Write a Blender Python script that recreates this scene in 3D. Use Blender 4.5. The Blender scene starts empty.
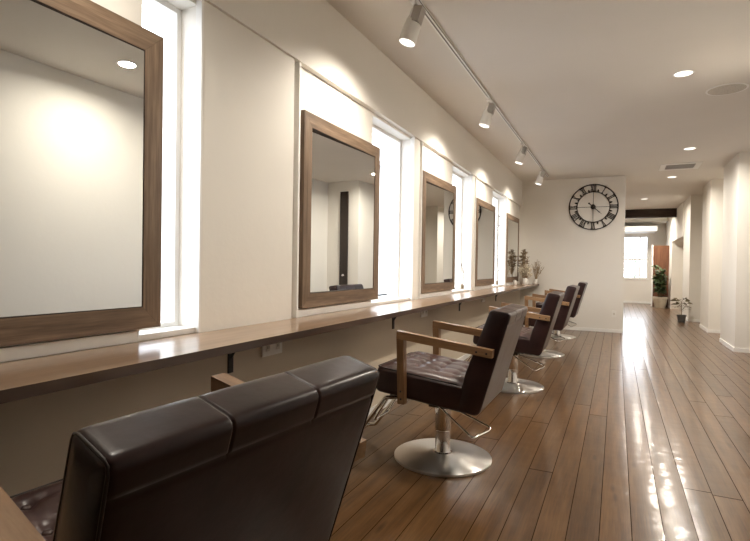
import bpy, bmesh, math, random
from mathutils import Vector, Matrix
random.seed(7)
PI = math.pi
scn = bpy.context.scene
col = scn.collection

# ------------------------------------------------------------------ materials
def nmat(name):
    m = bpy.data.materials.new(name); m.use_nodes = True
    nt = m.node_tree; nt.nodes.clear()
    out = nt.nodes.new('ShaderNodeOutputMaterial')
    b = nt.nodes.new('ShaderNodeBsdfPrincipled')
    nt.links.new(b.outputs[0], out.inputs[0])
    return m, nt, b
def nd(nt, t, **kw):
    n = nt.nodes.new(t)
    for k, v in kw.items(): setattr(n, k, v)
    return n
def lk(nt, a, b): nt.links.new(a, b)
def coords(nt, scale=(1,1,1), kind='Object'):
    tc = nd(nt, 'ShaderNodeTexCoord'); mp = nd(nt, 'ShaderNodeMapping')
    mp.inputs['Scale'].default_value = scale
    lk(nt, tc.outputs[kind], mp.inputs[0]); return mp.outputs[0]
def noise(nt, vec, scale=5, detail=4, rough=.55):
    n = nd(nt, 'ShaderNodeTexNoise')
    n.inputs['Scale'].default_value = scale; n.inputs['Detail'].default_value = detail; n.inputs['Roughness'].default_value = rough
    lk(nt, vec, n.inputs['Vector']); return n.outputs['Fac']
def ramp(nt, fac, stops):
    r = nd(nt, 'ShaderNodeValToRGB'); cr = r.color_ramp
    while len(cr.elements) < len(stops): cr.elements.new(.5)
    for e, (p, c) in zip(cr.elements, stops):
        e.position = p; e.color = (*c, 1) if len(c) == 3 else c
    lk(nt, fac, r.inputs[0]); return r.outputs[0]
def mth(nt, op, a, b=None, c=None):
    n = nd(nt, 'ShaderNodeMath', operation=op)
    for i, v in enumerate((a, b, c)):
        if v is None: continue
        if isinstance(v, (int, float)): n.inputs[i].default_value = v
        else: lk(nt, v, n.inputs[i])
    return n.outputs[0]
def bump(nt, b, h, strength=.2, dist=.01):
    n = nd(nt, 'ShaderNodeBump'); n.inputs['Strength'].default_value = strength; n.inputs['Distance'].default_value = dist
    lk(nt, h, n.inputs['Height']); lk(nt, n.outputs[0], b.inputs['Normal']); return n
def mixc(nt, fac, a, b, mode='MIX'):
    n = nd(nt, 'ShaderNodeMix', data_type='RGBA', blend_type=mode)
    if isinstance(fac, (int, float)): n.inputs[0].default_value = fac
    else: lk(nt, fac, n.inputs[0])
    for s, v in ((n.inputs[6], a), (n.inputs[7], b)):
        if isinstance(v, tuple): s.default_value = (*v, 1)
        else: lk(nt, v, s)
    return n.outputs[2]
def simple(name, c, rough=.5, metal=0, var=.08, scale=12, bmp=0, **kw):
    m, nt, b = nmat(name)
    v = coords(nt); f = noise(nt, v, scale, 4)
    lo = tuple(x*(1-var) for x in c); hi = tuple(min(1, x*(1+var)) for x in c)
    lk(nt, ramp(nt, f, [(.3, lo), (.7, hi)]), b.inputs['Base Color'])
    b.inputs['Roughness'].default_value = rough; b.inputs['Metallic'].default_value = metal
    if bmp: bump(nt, b, f, bmp, .004)
    for k, x in kw.items(): b.inputs[k].default_value = x
    return m
def plaster(name, c, bs=.12):
    m, nt, b = nmat(name)
    v = coords(nt); f = noise(nt, v, 1.1, 3); g = noise(nt, v, 14, 5, .6)
    lo = tuple(x*.965 for x in c)
    lk(nt, ramp(nt, f, [(.3, lo), (.7, c)]), b.inputs['Base Color'])
    b.inputs['Roughness'].default_value = .75
    bump(nt, b, g, bs, .006); return m
def wood(name, dark, mid, light, axis=1, scale=1.0, rough=.5, coat=0, bs=.25, fine=1.0):
    m, nt, b = nmat(name)
    s = [14*scale]*3; s[axis] = 1.1*scale
    v = coords(nt, tuple(s)); f = noise(nt, v, 1.6, 6, .62)
    s2 = [90*scale]*3; s2[axis] = 4*scale
    g = noise(nt, coords(nt, tuple(s2)), 1.0, 3, .6)
    c = ramp(nt, f, [(.28, dark), (.5, mid), (.74, light)])
    c = mixc(nt, .35*fine, c, ramp(nt, g, [(.35, (.25,.25,.25)), (.65, (1,1,1))]), 'MULTIPLY')
    lk(nt, c, b.inputs['Base Color'])
    b.inputs['Roughness'].default_value = rough
    if coat:
        b.inputs['Coat Weight'].default_value = coat; b.inputs['Coat Roughness'].default_value = .12
    bump(nt, b, mth(nt, 'ADD', f, mth(nt, 'MULTIPLY', g, .6)), bs, .003); return m
def leather(name, c, rough=.36, wrinkle=.25):
    m, nt, b = nmat(name)
    v = coords(nt); f = noise(nt, v, 7, 5, .6)
    lo = tuple(x*.62 for x in c); hi = tuple(x*1.35 for x in c)
    lk(nt, ramp(nt, f, [(.3, lo), (.72, hi)]), b.inputs['Base Color'])
    lk(nt, mth(nt, 'ADD', mth(nt, 'MULTIPLY', f, .12), max(.285, rough-.06)), b.inputs['Roughness'])
    b.inputs['Specular IOR Level'].default_value = .36
    b.inputs['Coat Weight'].default_value = .22; b.inputs['Coat Roughness'].default_value = .2
    w = noise(nt, v, 20, 3, .5)
    bump(nt, b, w, wrinkle, .006); return m
def emit(name, c, s):
    m = bpy.data.materials.new(name); m.use_nodes = True; nt = m.node_tree; nt.nodes.clear()
    o = nt.nodes.new('ShaderNodeOutputMaterial'); e = nt.nodes.new('ShaderNodeEmission')
    e.inputs[0].default_value = (*c, 1); e.inputs[1].default_value = s
    lk(nt, e.outputs[0], o.inputs[0]); m.cycles.emission_sampling = 'NONE'; return m

M = {}
M['wall'] = plaster('wall_plaster', (.81,.78,.72), .28)
M['beige'] = plaster('beige_wall_paint', (.60,.52,.41))
M['ceiling'] = plaster('ceiling_paint', (.76,.725,.67), .04)
M['white'] = simple('white_paint', (.86,.85,.82), .45, var=.02)
M['plastic'] = simple('white_plastic', (.84,.82,.77), .35, var=.02)
M['switchplate'] = simple('cream_plastic', (.70,.66,.58), .35, var=.02)
M['lampwhite'] = simple('lamp_white_enamel', (.90,.89,.86), .4, var=.02)
M['lampgrey'] = simple('lamp_grey_metal', (.46,.44,.42), .4, metal=.4, var=.05)
M['slot'] = simple('dark_slot', (.10,.085,.07), .6, var=.05)
M['iron'] = simple('dark_iron', (.035,.028,.024), .55, metal=.3, var=.2, bmp=.15)
M['black'] = simple('black_metal', (.02,.018,.017), .45, var=.1)
M['arm'] = wood('armrest_oak', (.17,.085,.035), (.30,.165,.075), (.42,.25,.125), axis=0, rough=.42, coat=.2, bs=.12, fine=.6)
M['armpost'] = wood('armrest_oak_upright', (.15,.075,.03), (.26,.14,.062), (.38,.22,.11), axis=2, rough=.42, coat=.2, bs=.12, fine=.6)
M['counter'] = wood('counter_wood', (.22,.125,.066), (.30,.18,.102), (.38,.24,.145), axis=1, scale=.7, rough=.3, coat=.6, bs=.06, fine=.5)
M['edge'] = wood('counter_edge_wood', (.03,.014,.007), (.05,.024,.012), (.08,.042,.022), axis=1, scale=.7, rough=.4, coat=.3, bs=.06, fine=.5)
M['frame_v'] = wood('mirror_wood_upright', (.105,.064,.037), (.20,.13,.08), (.31,.215,.14), axis=2, scale=1.3, rough=.6, bs=.5)
M['frame_h'] = wood('mirror_wood_rail', (.105,.064,.037), (.20,.13,.08), (.31,.215,.14), axis=1, scale=1.3, rough=.6, bs=.5)
M['brownpanel'] = wood('walnut_panel', (.09,.035,.018), (.17,.07,.035), (.26,.12,.06), axis=2, rough=.4)
M['beam'] = wood('dark_beam', (.018,.009,.006), (.035,.018,.011), (.06,.032,.02), axis=0, rough=.6)
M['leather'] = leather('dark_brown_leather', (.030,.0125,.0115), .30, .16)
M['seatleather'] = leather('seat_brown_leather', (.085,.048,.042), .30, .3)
M['button'] = leather('button_leather', (.09,.055,.046), .28, .1)
M['welt'] = leather('welt_leather', (.028,.017,.014), .4, .1)
M['chrome'] = simple('chrome', (.80,.78,.75), .09, metal=1, var=.02)
M['mirror'] = simple('mirror_glass', (.84,.86,.85), .004, metal=1, var=.0)
M['terracotta'] = simple('dark_grey_pot', (.085,.08,.075), .6, var=.12)
M['creampot'] = simple('cream_pot', (.60,.55,.45), .6, var=.06)
M['soil'] = simple('soil', (.04,.028,.02), .9, var=.3)
M['leaf'] = simple('green_leaf', (.055,.085,.032), .45, var=.35, scale=9)
M['leaf_brown'] = simple('olive_brown_leaf', (.14,.115,.06), .5, var=.35, scale=9)
M['stem'] = simple('plant_stem', (.16,.11,.06), .7, var=.2)
M['dried'] = simple('dried_brown_bloom', (.30,.22,.14), .8, var=.3, scale=40)
M['pampas'] = simple('cream_pampas', (.82,.76,.63), .85, var=.15, scale=40)
M['twig'] = simple('dried_twig', (.42,.31,.19), .8, var=.2)
M['greyleaf'] = simple('pale_grey_leaf', (.36,.35,.34), .7, var=.2)
M['doordark'] = simple('dark_door_paint', (.028,.018,.012), .4, var=.1)
M['hedge'] = simple('outdoor_hedge', (.10,.16,.06), .7, var=.4, scale=6)
M['outwall'] = simple('outdoor_render', (.62,.60,.58), .8, var=.04, scale=2)
M['outpane'] = simple('outdoor_window_glass', (.16,.18,.21), .2, var=.1)
M['pave'] = simple('outdoor_paving', (.42,.41,.40), .8, var=.08, scale=2)
M['lamp_face'] = emit('spot_lamp_face', (1,.95,.85), 1.6)
M['down_face'] = emit('downlight_face', (1,.95,.85), 1.6)

# brushed steel disc with radial anisotropy
def steel():
    m, nt, b = nmat('brushed_steel')
    b.inputs['Base Color'].default_value = (.78,.76,.73,1); b.inputs['Metallic'].default_value = 1
    v = coords(nt)
    ln = nd(nt, 'ShaderNodeVectorMath', operation='LENGTH'); lk(nt, v, ln.inputs[0])
    w = nd(nt, 'ShaderNodeTexNoise'); w.noise_dimensions = '1D'; w.inputs['Scale'].default_value = 160; lk(nt, ln.outputs['Value'], w.inputs['W'])
    lk(nt, mth(nt, 'ADD', mth(nt, 'MULTIPLY', w.outputs['Fac'], .04), .285), b.inputs['Roughness'])
    b.inputs['Anisotropic'].default_value = .85; b.inputs['Anisotropic Rotation'].default_value = .25
    t = nd(nt, 'ShaderNodeTangent', direction_type='RADIAL', axis='Z'); lk(nt, t.outputs[0], b.inputs['Tangent'])
    return m
M['steel'] = steel()

def glassmat():
    m = bpy.data.materials.new('clear_window_glass'); m.use_nodes = True; nt = m.node_tree; nt.nodes.clear()
    o = nt.nodes.new('ShaderNodeOutputMaterial'); mx = nt.nodes.new('ShaderNodeMixShader')
    t = nt.nodes.new('ShaderNodeBsdfTransparent'); g = nt.nodes.new('ShaderNodeBsdfGlossy'); mx.inputs[0].default_value = .04; t.inputs[0].default_value = (.98,.99,1,1); g.inputs['Roughness'].default_value = .01
    lk(nt, t.outputs[0], mx.inputs[1]); lk(nt, g.outputs[0], mx.inputs[2]); lk(nt, mx.outputs[0], o.inputs[0])
    return m
M['glass'] = glassmat()

def floor_mat():
    m, nt, b = nmat('floor_planks')
    tc = nd(nt, 'ShaderNodeTexCoord'); sx = nd(nt, 'ShaderNodeSeparateXYZ'); lk(nt, tc.outputs['Object'], sx.inputs[0])
    W = .133
    u = mth(nt, 'DIVIDE', mth(nt, 'ADD', sx.outputs[0], 20.0), W)
    idx = mth(nt, 'FLOOR', u); fx = mth(nt, 'FRACT', u)
    wn = nd(nt, 'ShaderNodeTexWhiteNoise', noise_dimensions='1D'); lk(nt, idx, wn.inputs['W'])
    L = 5.5
    vy = mth(nt, 'DIVIDE', mth(nt, 'ADD', sx.outputs[1], mth(nt, 'MULTIPLY', wn.outputs['Value'], 11.0)), L)
    iy = mth(nt, 'FLOOR', vy); fy = mth(nt, 'FRACT', vy)
    cb = nd(nt, 'ShaderNodeCombineXYZ'); lk(nt, idx, cb.inputs[0]); lk(nt, iy, cb.inputs[1])
    wn2 = nd(nt, 'ShaderNodeTexWhiteNoise', noise_dimensions='2D'); lk(nt, cb.outputs[0], wn2.inputs['Vector'])
    pr = wn2.outputs['Value']
    # grain, offset for each plank
    off = nd(nt, 'ShaderNodeCombineXYZ'); lk(nt, mth(nt, 'MULTIPLY', pr, 37.0), off.inputs[0]); lk(nt, mth(nt, 'MULTIPLY', pr, 91.0), off.inputs[1])
    va = nd(nt, 'ShaderNodeVectorMath', operation='ADD'); lk(nt, tc.outputs['Object'], va.inputs[0]); lk(nt, off.outputs[0], va.inputs[1])
    def mp(s):
        q = nd(nt, 'ShaderNodeMapping'); q.inputs['Scale'].default_value = s; lk(nt, va.outputs[0], q.inputs[0]); return q.outputs[0]
    g1 = noise(nt, mp((16, 1.0, 1)), 1.3, 6, .6)
    g2 = noise(nt, mp((130, 5, 1)), 1, 3, .6)
    kn = nd(nt, 'ShaderNodeTexVoronoi'); kn.inputs['Scale'].default_value = 1; lk(nt, mp((7, 1.7, 1)), kn.inputs['Vector'])
    knot = ramp(nt, kn.outputs['Distance'], [(.03, (.25,.2,.17)), (.13, (1,1,1))])
    c = ramp(nt, g1, [(.22, (.058,.028,.010)), (.5, (.125,.062,.023)), (.78, (.185,.100,.041))])
    c = mixc(nt, .38, c, ramp(nt, g2, [(.35, (.4,.4,.4)), (.6, (1,1,1))]), 'MULTIPLY')
    c = mixc(nt, .8, c, knot, 'MULTIPLY')
    tone = ramp(nt, pr, [(0, (.80,.79,.78)), (.5, (.95,.95,.95)), (1, (1.10,1.07,1.05))])
    c = mixc(nt, 1, c, tone, 'MULTIPLY')
    ex = mth(nt, 'MINIMUM', fx, mth(nt, 'SUBTRACT', 1.0, fx))
    gap = mth(nt, 'LESS_THAN', ex, .014)
    ey = mth(nt, 'MINIMUM', fy, mth(nt, 'SUBTRACT', 1.0, fy))
    gap = mth(nt, 'MAXIMUM', gap, mth(nt, 'LESS_THAN', ey, .0007))
    c = mixc(nt, gap, c, (.028,.016,.010))
    lk(nt, c, b.inputs['Base Color'])
    lk(nt, mth(nt, 'ADD', .285, mth(nt, 'MULTIPLY', gap, .4)), b.inputs['Roughness'])
    lk(nt, mth(nt, 'MULTIPLY', mth(nt, 'SUBTRACT', 1.0, gap), .22), b.inputs['Specular IOR Level'])
    # cupped, hand-planed boards
    cup = mth(nt, 'MULTIPLY', mth(nt, 'POWER', mth(nt, 'ABSOLUTE', mth(nt, 'SUBTRACT', fx, .5)), 2.0), -1.5)
    wav = noise(nt, mp((8, 9, 1)), 1.0, 1.5, .4)
    tilt = mth(nt, 'MULTIPLY', mth(nt, 'MULTIPLY', mth(nt, 'SUBTRACT', pr, .5), fx), .9)
    h = mth(nt, 'ADD', mth(nt, 'ADD', cup, tilt), mth(nt, 'MULTIPLY', wav, .8))
    
    bump(nt, b, h, .35, .004)
    b.inputs['Coat Weight'].default_value = .55; b.inputs['Coat Roughness'].default_value = .15
    lk(nt, mth(nt, 'MULTIPLY', mth(nt, 'SUBTRACT', 1.0, gap), .45), b.inputs['Coat Weight'])
    cn = nd(nt, 'ShaderNodeBump'); cn.inputs['Strength'].default_value = .8; cn.inputs['Distance'].default_value = .0055
    wv = noise(nt, mp((6.5, 8, 1)), 1.0, 1.0, .3); w2 = noise(nt, mp((10, 22, 1)), 1.0, 1.0, .3)
    hh = mth(nt, 'ADD', mth(nt, 'ADD', mth(nt, 'MULTIPLY', cup, .8), tilt), mth(nt, 'ADD', mth(nt, 'MULTIPLY', wv, 1.0), mth(nt, 'MULTIPLY', w2, .35)))
    lk(nt, hh, cn.inputs['Height']); lk(nt, cn.outputs[0], b.inputs['Coat Normal'])
    return m
M['floor'] = floor_mat()

# ------------------------------------------------------------------ mesh helpers
def obj(name, bm, mats, parent=None, smooth=False, loc=None):
    if not isinstance(mats, (list, tuple)): mats = [mats]
    me = bpy.data.meshes.new(name); bmesh.ops.recalc_face_normals(bm, faces=bm.faces[:]); bm.to_mesh(me); bm.free()
    for m in mats: me.materials.append(m)
    if smooth:
        for p in me.polygons: p.use_smooth = True
        if smooth == 'auto':
            try: me.set_sharp_from_angle(angle=math.radians(38))
            except Exception: pass
    o = bpy.data.objects.new(name, me); col.objects.link(o)
    if parent: o.parent = parent
    if loc: o.location = loc
    return o
def empty(name, loc=(0,0,0), rz=0, label=None, cat=None, group=None):
    o = bpy.data.objects.new(name, None); o.empty_display_size = .1; col.objects.link(o)
    o.location = loc; o.rotation_euler = (0, 0, rz)
    tag(o, label, cat, group); return o
def tag(o, label=None, cat=None, group=None, kind=None):
    if label: o['label'] = label
    if cat: o['category'] = cat
    if group: o['group'] = group
    if kind: o['kind'] = kind
    return o
def struct(name, bm, mats, parent=None, **kw):
    o = obj(name, bm, mats, parent, **kw)
    if not parent: o['kind'] = 'structure'
    return o
def box(bm, x0, x1, y0, y1, z0, z1, mi=0):
    vs = [bm.verts.new(p) for p in ((x0,y0,z0),(x1,y0,z0),(x1,y1,z0),(x0,y1,z0),(x0,y0,z1),(x1,y0,z1),(x1,y1,z1),(x0,y1,z1))]
    for f in ((3,2,1,0),(4,5,6,7),(0,1,5,4),(1,2,6,5),(2,3,7,6),(3,0,4,7)):
        bm.faces.new([vs[i] for i in f]).material_index = mi
    return vs
def bevel(bm, w, seg=2, ang=30):
    es = [e for e in bm.edges if len(e.link_faces) == 2 and e.calc_face_angle(0) > math.radians(ang)]
    bmesh.ops.bevel(bm, geom=es, offset=w, segments=seg, affect='EDGES', profile=.5)
def rbox(x0, x1, y0, y1, z0, z1, w=.004, seg=2):
    bm = bmesh.new(); box(bm, x0, x1, y0, y1, z0, z1); bevel(bm, w, seg); return bm
def tube(bm, pts, r, n=10, cap=True, closed=False):
    pts = [Vector(p) for p in pts]; N = len(pts); rings = []
    rr = r if isinstance(r, (list, tuple)) else [r]*N
    up = None
    for i, p in enumerate(pts):
        if closed: d = (pts[(i+1) % N] - pts[i-1])
        else: d = pts[min(i+1, N-1)] - pts[max(i-1, 0)]
        d.normalize()
        if up is None:
            a = Vector((0,0,1)) if abs(d.z) < .9 else Vector((1,0,0))
            up = (a - d*a.dot(d)).normalized()
        else: up = (up - d*up.dot(d)).normalized()
        s = d.cross(up)
        rings.append([bm.verts.new(p + (up*math.cos(2*PI*k/n) + s*math.sin(2*PI*k/n))*rr[i]) for k in range(n)])
    for i in range(N if closed else N-1):
        A, B = rings[i], rings[(i+1) % N]
        for k in range(n): bm.faces.new((A[k], A[(k+1) % n], B[(k+1) % n], B[k]))
    if cap and not closed:
        bm.faces.new(rings[0][::-1]); bm.faces.new(rings[-1])
def fillet(pts, r, n=6, closed=False):
    """round the corners of a polyline"""
    P = [Vector(p) for p in pts]; out = []; N = len(P)
    for i, p in enumerate(P):
        if not closed and i in (0, N-1): out.append(p); continue
        a, b = P[i-1]-p, P[(i+1) % N]-p
        rad = r[i] if isinstance(r, (list, tuple)) else r
        ang = a.angle(b); t = min(rad/math.tan(ang/2), a.length*.48, b.length*.48)
        A, B = p+a.normalized()*t, p+b.normalized()*t
        for k in range(n+1):
            s = k/n; out.append(A*(1-s)**2 + p*2*s*(1-s) + B*s**2)
    return out
def lathe(bm, prof, n=32, z0=0, mi=0, cx=0, cy=0):
    rings = []
    for r, z in prof:
        if r < 1e-5: rings.append([bm.verts.new((cx, cy, z+z0))])
        else: rings.append([bm.verts.new((cx+r*math.cos(2*PI*k/n), cy+r*math.sin(2*PI*k/n), z+z0)) for k in range(n)])
    for A, B in zip(rings, rings[1:]):
        for k in range(n):
            a = [A[k % len(A)], A[(k+1) % n % len(A)], B[(k+1) % n % len(B)], B[k % len(B)]]
            u = []
            for q in a:
                if q not in u: u.append(q)
            if len(u) > 2: bm.faces.new(u).material_index = mi
def lathed(prof, n=32):
    bm = bmesh.new(); lathe(bm, prof, n); return bm
def copy_tree(o, parent=None):
    c = o.copy(); col.objects.link(c); c.parent = parent
    for ch in list(o.children): copy_tree(ch, c)
    return c
def orient(bm, d, loc=(0,0,0)):
    q = Vector((0,0,1)).rotation_difference(Vector(d).normalized())
    bmesh.ops.transform(bm, matrix=Matrix.Translation(loc) @ q.to_matrix().to_4x4(), verts=bm.verts[:])

# ------------------------------------------------------------------ dimensions (metres; camera stands at x=0 y=0)
CEIL, YB, YFAR = 2.93, 10.40, 19.80
XP, XB, XN, XG, XO = -1.765, -1.747, -1.79, -1.925, -2.02   # pier face, upper band, niche panel, glass, outer face
CT = .872                                                    # counter top
NICHES = [(.20, 1.45, 1.754), (2.50, 3.62, 4.455), (4.63, 5.80, 6.58), (6.74, 7.95, 8.83), (8.87, None, None)]  # start, window start, window end
MIRR = [(.42, 1.520), (2.585, 3.677), (4.685, 5.815), (6.805, 7.975), (8.915, 10.12)]
NZ = 2.43

# ------------------------------------------------------------------ setting
bm = bmesh.new(); box(bm, -2.6, 2.8, -3.2, YFAR+.4, -.06, 0); struct('floor', bm, M['floor'])
bm = bmesh.new(); box(bm, -2.6, 2.8, -3.2, YFAR+.4, CEIL, CEIL+.1); struct('ceiling', bm, M['ceiling'])

bm = bmesh.new()
box(bm, XO, -1.75, -3.0, YB, 0, CT-.03, 1)                    # below the counter, beige
box(bm, XO, XB, -3.0, YB, NZ, CEIL)                           # upper band
ys = -3.0
for a, w0, w1 in NICHES:
    box(bm, XO, XP, ys, a, CT-.03, NZ)                        # pier
    e = w0 if w0 else YB
    box(bm, XO, XN, a, e, CT-.03, NZ)                         # mirror panel
    if w0:
        box(bm, XO, XN, w0, w1, CT-.03, CT+.018)              # sill wall
        box(bm, XO, XN, w0, w1, 2.405, NZ)
        ys = w1
struct('wall_left', bm, [M['wall'], M['beige']])
bm = bmesh.new(); box(bm, -2.2, -2.02, YB, YFAR+.2, 0, CEIL); struct('wall_left_far', bm, M['wall'])

# windows 1-4
for i, (a, w0, w1) in enumerate(NICHES[:4]):
    f = bmesh.new(); t = .026; zb, zt = CT+.0185, 2.4045
    box(f, XG-.03, XG+.03, w0+.0005, w0+t, zb, zt); box(f, XG-.03, XG+.03, w1-t, w1-.0005, zb, zt)
    box(f, XG-.0295, XG+.0295, w0+t, w1-t, zb+.0005, zb+t); box(f, XG-.0295, XG+.0295, w0+t, w1-t, zt-t, zt-.0005)
    w = struct('window_%d' % (i+1), f, M['white'])
    g = bmesh.new(); box(g, XG-.004, XG+.004, w0+t-.006, w1-t+.006, zb+t-.006, zt-t+.006); obj('window_pane', g, M['glass'], w)
    s = rbox(XG+.03, -1.772, w0-.02, w1-.004, CT+.001, CT+.024, .004); obj('window_sill', s, M['white'], w)
# thin white trims at the ends of each niche, header strips and the upstand strip behind the counter
k = 1
for i, (a, w0, w1) in enumerate(NICHES):
    bm = bmesh.new()
    box(bm, XN, -1.752, a+.035, a+.052, CT, NZ-.004)
    e = w1 if w1 else YB-.01
    if w1: box(bm, XN, -1.752, w1-.012, w1+.0, CT, NZ-.004); 
    struct('trim_%d' % k, bm, M['white']); k += 1
    bm = rbox(XN+.001, -1.762, a+.055, (w0-.03) if w0 else YB-.01, CT+.001, CT+.045, .003)
    struct('trim_%d' % k, bm, M['white']); k += 1

# back wall, right wall with its stepped pillars, far wall
bm = bmesh.new(); box(bm, -2.02, .125, YB, YB+.16, 0, CEIL); struct('wall_back', bm, M['wall'])
bm = bmesh.new()
box(bm, 1.12, 2.75, -3.1, 5.2, 0, CEIL)
box(bm, 2.35, 2.75, 5.2, 13.7, 0, CEIL)
box(bm, 1.585, 2.40, 8.93, 10.08, 0, CEIL)
box(bm, 1.600, 2.40, 11.42, 12.45, 0, CEIL)
box(bm, 1.520, 2.75, 13.62, 14.9, 0, CEIL)
box(bm, 1.500, 2.75, 14.9, 17.6, 2.05, CEIL)
box(bm, 1.500, 2.75, 17.6, YFAR, 0, CEIL)
box(bm, 1.95, 2.75, 14.9, 17.6, 0, 2.05)
struct('wall_right', bm, M['wall'])
bm = bmesh.new()
fx0, fx1, fz0, fz1 = -.55, .985, .86, 2.36
box(bm, -2.1, fx0, YFAR, YFAR+.2, 0, CEIL); box(bm, fx1, 2.0, YFAR, YFAR+.2, 0, CEIL)
box(bm, fx0, fx1, YFAR, YFAR+.2, 0, fz0); box(bm, fx0, fx1, YFAR, YFAR+.2, fz1, CEIL)
struct('wall_far', bm, M['wall'])
bm = bmesh.new(); box(bm, -2.05, 2.75, -3.15, -3.0, 0, CEIL); struct('wall_front', bm, M['brownpanel'])  # unseen wall; dark finish invented to keep the nearest chair back's reflections dark
f = bmesh.new(); t = .05; y0, y1 = YFAR+.02, YFAR+.09
for j, (a, b_, c, d) in enumerate(((fx0, fx0+t, fz0, fz1), (fx1-t, fx1, fz0, fz1), (fx0+t, fx1-t, fz0, fz0+t), (fx0+t, fx1-t, fz1-t, fz1), (.70, .75, fz0+t, fz1-t), (-.1, -.05, fz0+t, fz1-t), (fx0+t, fx1-t, 1.50, 1.56))):
    box(f, a, b_, y0+.002*(j > 5), y1-.002*(j > 5), c, d)
w = struct('window_5', f, M['white'])
g = bmesh.new(); box(g, fx0+.02, fx1-.02, YFAR+.05, YFAR+.058, fz0+.02, fz1-.02); obj('window_pane', g, M['glass'], w)
bm = rbox(fx0-.04, fx1+.04, YFAR-.03, YFAR+.02, fz0-.03, fz0-.001, .004); obj('window_sill', bm, M['white'], w)
# baseboards
bm = bmesh.new(); box(bm, -1.74, .125, YB-.012, YB, 0, .06); struct('baseboard_back', bm, M['white'])
bm = bmesh.new(); box(bm, -1.75, -1.738, -2.9, YB-.02, 0, .06); struct('baseboard_left', bm, M['white'])
bm = bmesh.new()
for x, a, b_, c in ((1.585, 8.93, 10.08, 2.34), (1.600, 11.42, 12.45, 2.34), (1.520, 13.62, 14.9, 2.34)):
    box(bm, x-.012, x, a-.012, b_, 0, .06); box(bm, x, c, a-.012, a, 0, .06)
box(bm, 1.488, 1.5, 17.6, YFAR-.01, 0, .06)
struct('baseboard_right', bm, M['white'])
bm = bmesh.new(); box(bm, -1.9, 1.49, YFAR-.012, YFAR, 0, .07); struct('baseboard_far', bm, M['white'])
# dark wooden lintel across the passage, and the boxed white soffit behind it
bm = bmesh.new(); box(bm, -2.0, 1.519, 16.42, 16.62, 2.69, CEIL); struct('trim_11', bm, M['beam'])
bm = bmesh.new(); box(bm, -2.0, 1.16, 18.5, YFAR, 2.44, 2.60); struct('trim_12', bm, M['white'])
bm = bmesh.new(); box(bm, -2.0, 1.499, 18.9, YFAR, 2.78, CEIL); struct('trim_13', bm, M['white'])
# dark door standing beside the first pillar
d = bmesh.new(); box(d, 1.83, 2.02, 8.90, 8.928, 0.0, 2.72); d = struct('door_1', d, M['doordark'])
k_ = bmesh.new(); lathe(k_, [(0,.0),(.012,.0),(.012,.03),(.026,.036),(.03,.05),(.022,.066),(0,.07)], 16); orient(k_, (0,-1,0), (1.90, 8.90, .98)); obj('door_handle', k_, M['chrome'], d, smooth=True)

# ------------------------------------------------------------------ counter
ct = tag(obj('wall_counter', rbox(-1.748, -1.385, -2.9, YB-.002, CT-.034, CT, .004, 2), M['counter']),
         'long glossy brown wooden counter shelf running under all the mirrors', 'counter')
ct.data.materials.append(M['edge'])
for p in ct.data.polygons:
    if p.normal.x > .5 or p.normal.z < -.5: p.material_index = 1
for yb in (1.95, 3.99, 6.03, 8.10):
    bm = bmesh.new()
    box(bm, -1.749, -1.739, yb-.016, yb+.016, CT-.225, CT-.035)
    box(bm, -1.749, -1.47, yb-.016, yb+.016, CT-.045, CT-.035)
    tube(bm, [(-1.741, yb, CT-.15), (-1.70, yb, CT-.085), (-1.65, yb, CT-.05), (-1.62, yb, CT-.043)], .007, 8)
    obj('bracket', bm, M['black'], ct)

# ------------------------------------------------------------------ sockets
def socket(name, loc, w, h, label, rot, group=None, slots=2):
    r = empty(name, loc, rot, label, 'socket', group)
    obj('cover_plate', rbox(-w/2, w/2, -.012, 0, -h/2, h/2, .004), M['plastic'], r)
    for s in range(slots):
        x = (s-(slots-1)/2)*w/slots
        bm = rbox(x-.016, x+.016, -.016, -.011, -.022, .022, .003); q = obj('outlet', bm, M['switchplate'], r)
        bm = bmesh.new()
        for dx in (-.006, .006): box(bm, x+dx-.0014, x+dx+.0014, -.0172, -.0158, -.008, .008)
        obj('slot', bm, M['slot'], q)
    return r
for y, lab in ((2.285, 'white wall socket under the counter between the first and second mirrors'),
               (4.76, 'white wall socket under the counter below the third mirror, left end'),
               (7.24, 'small white wall socket under the counter below the fourth mirror')):
    socket('wall_socket', (-1.75, y, .735), .18, .10, lab, PI/2, None)
socket('wall_socket', (-.03, YB, .35), .075, .12, 'white socket plate low on the back wall beneath the round clock', 0, None, 1)

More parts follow.
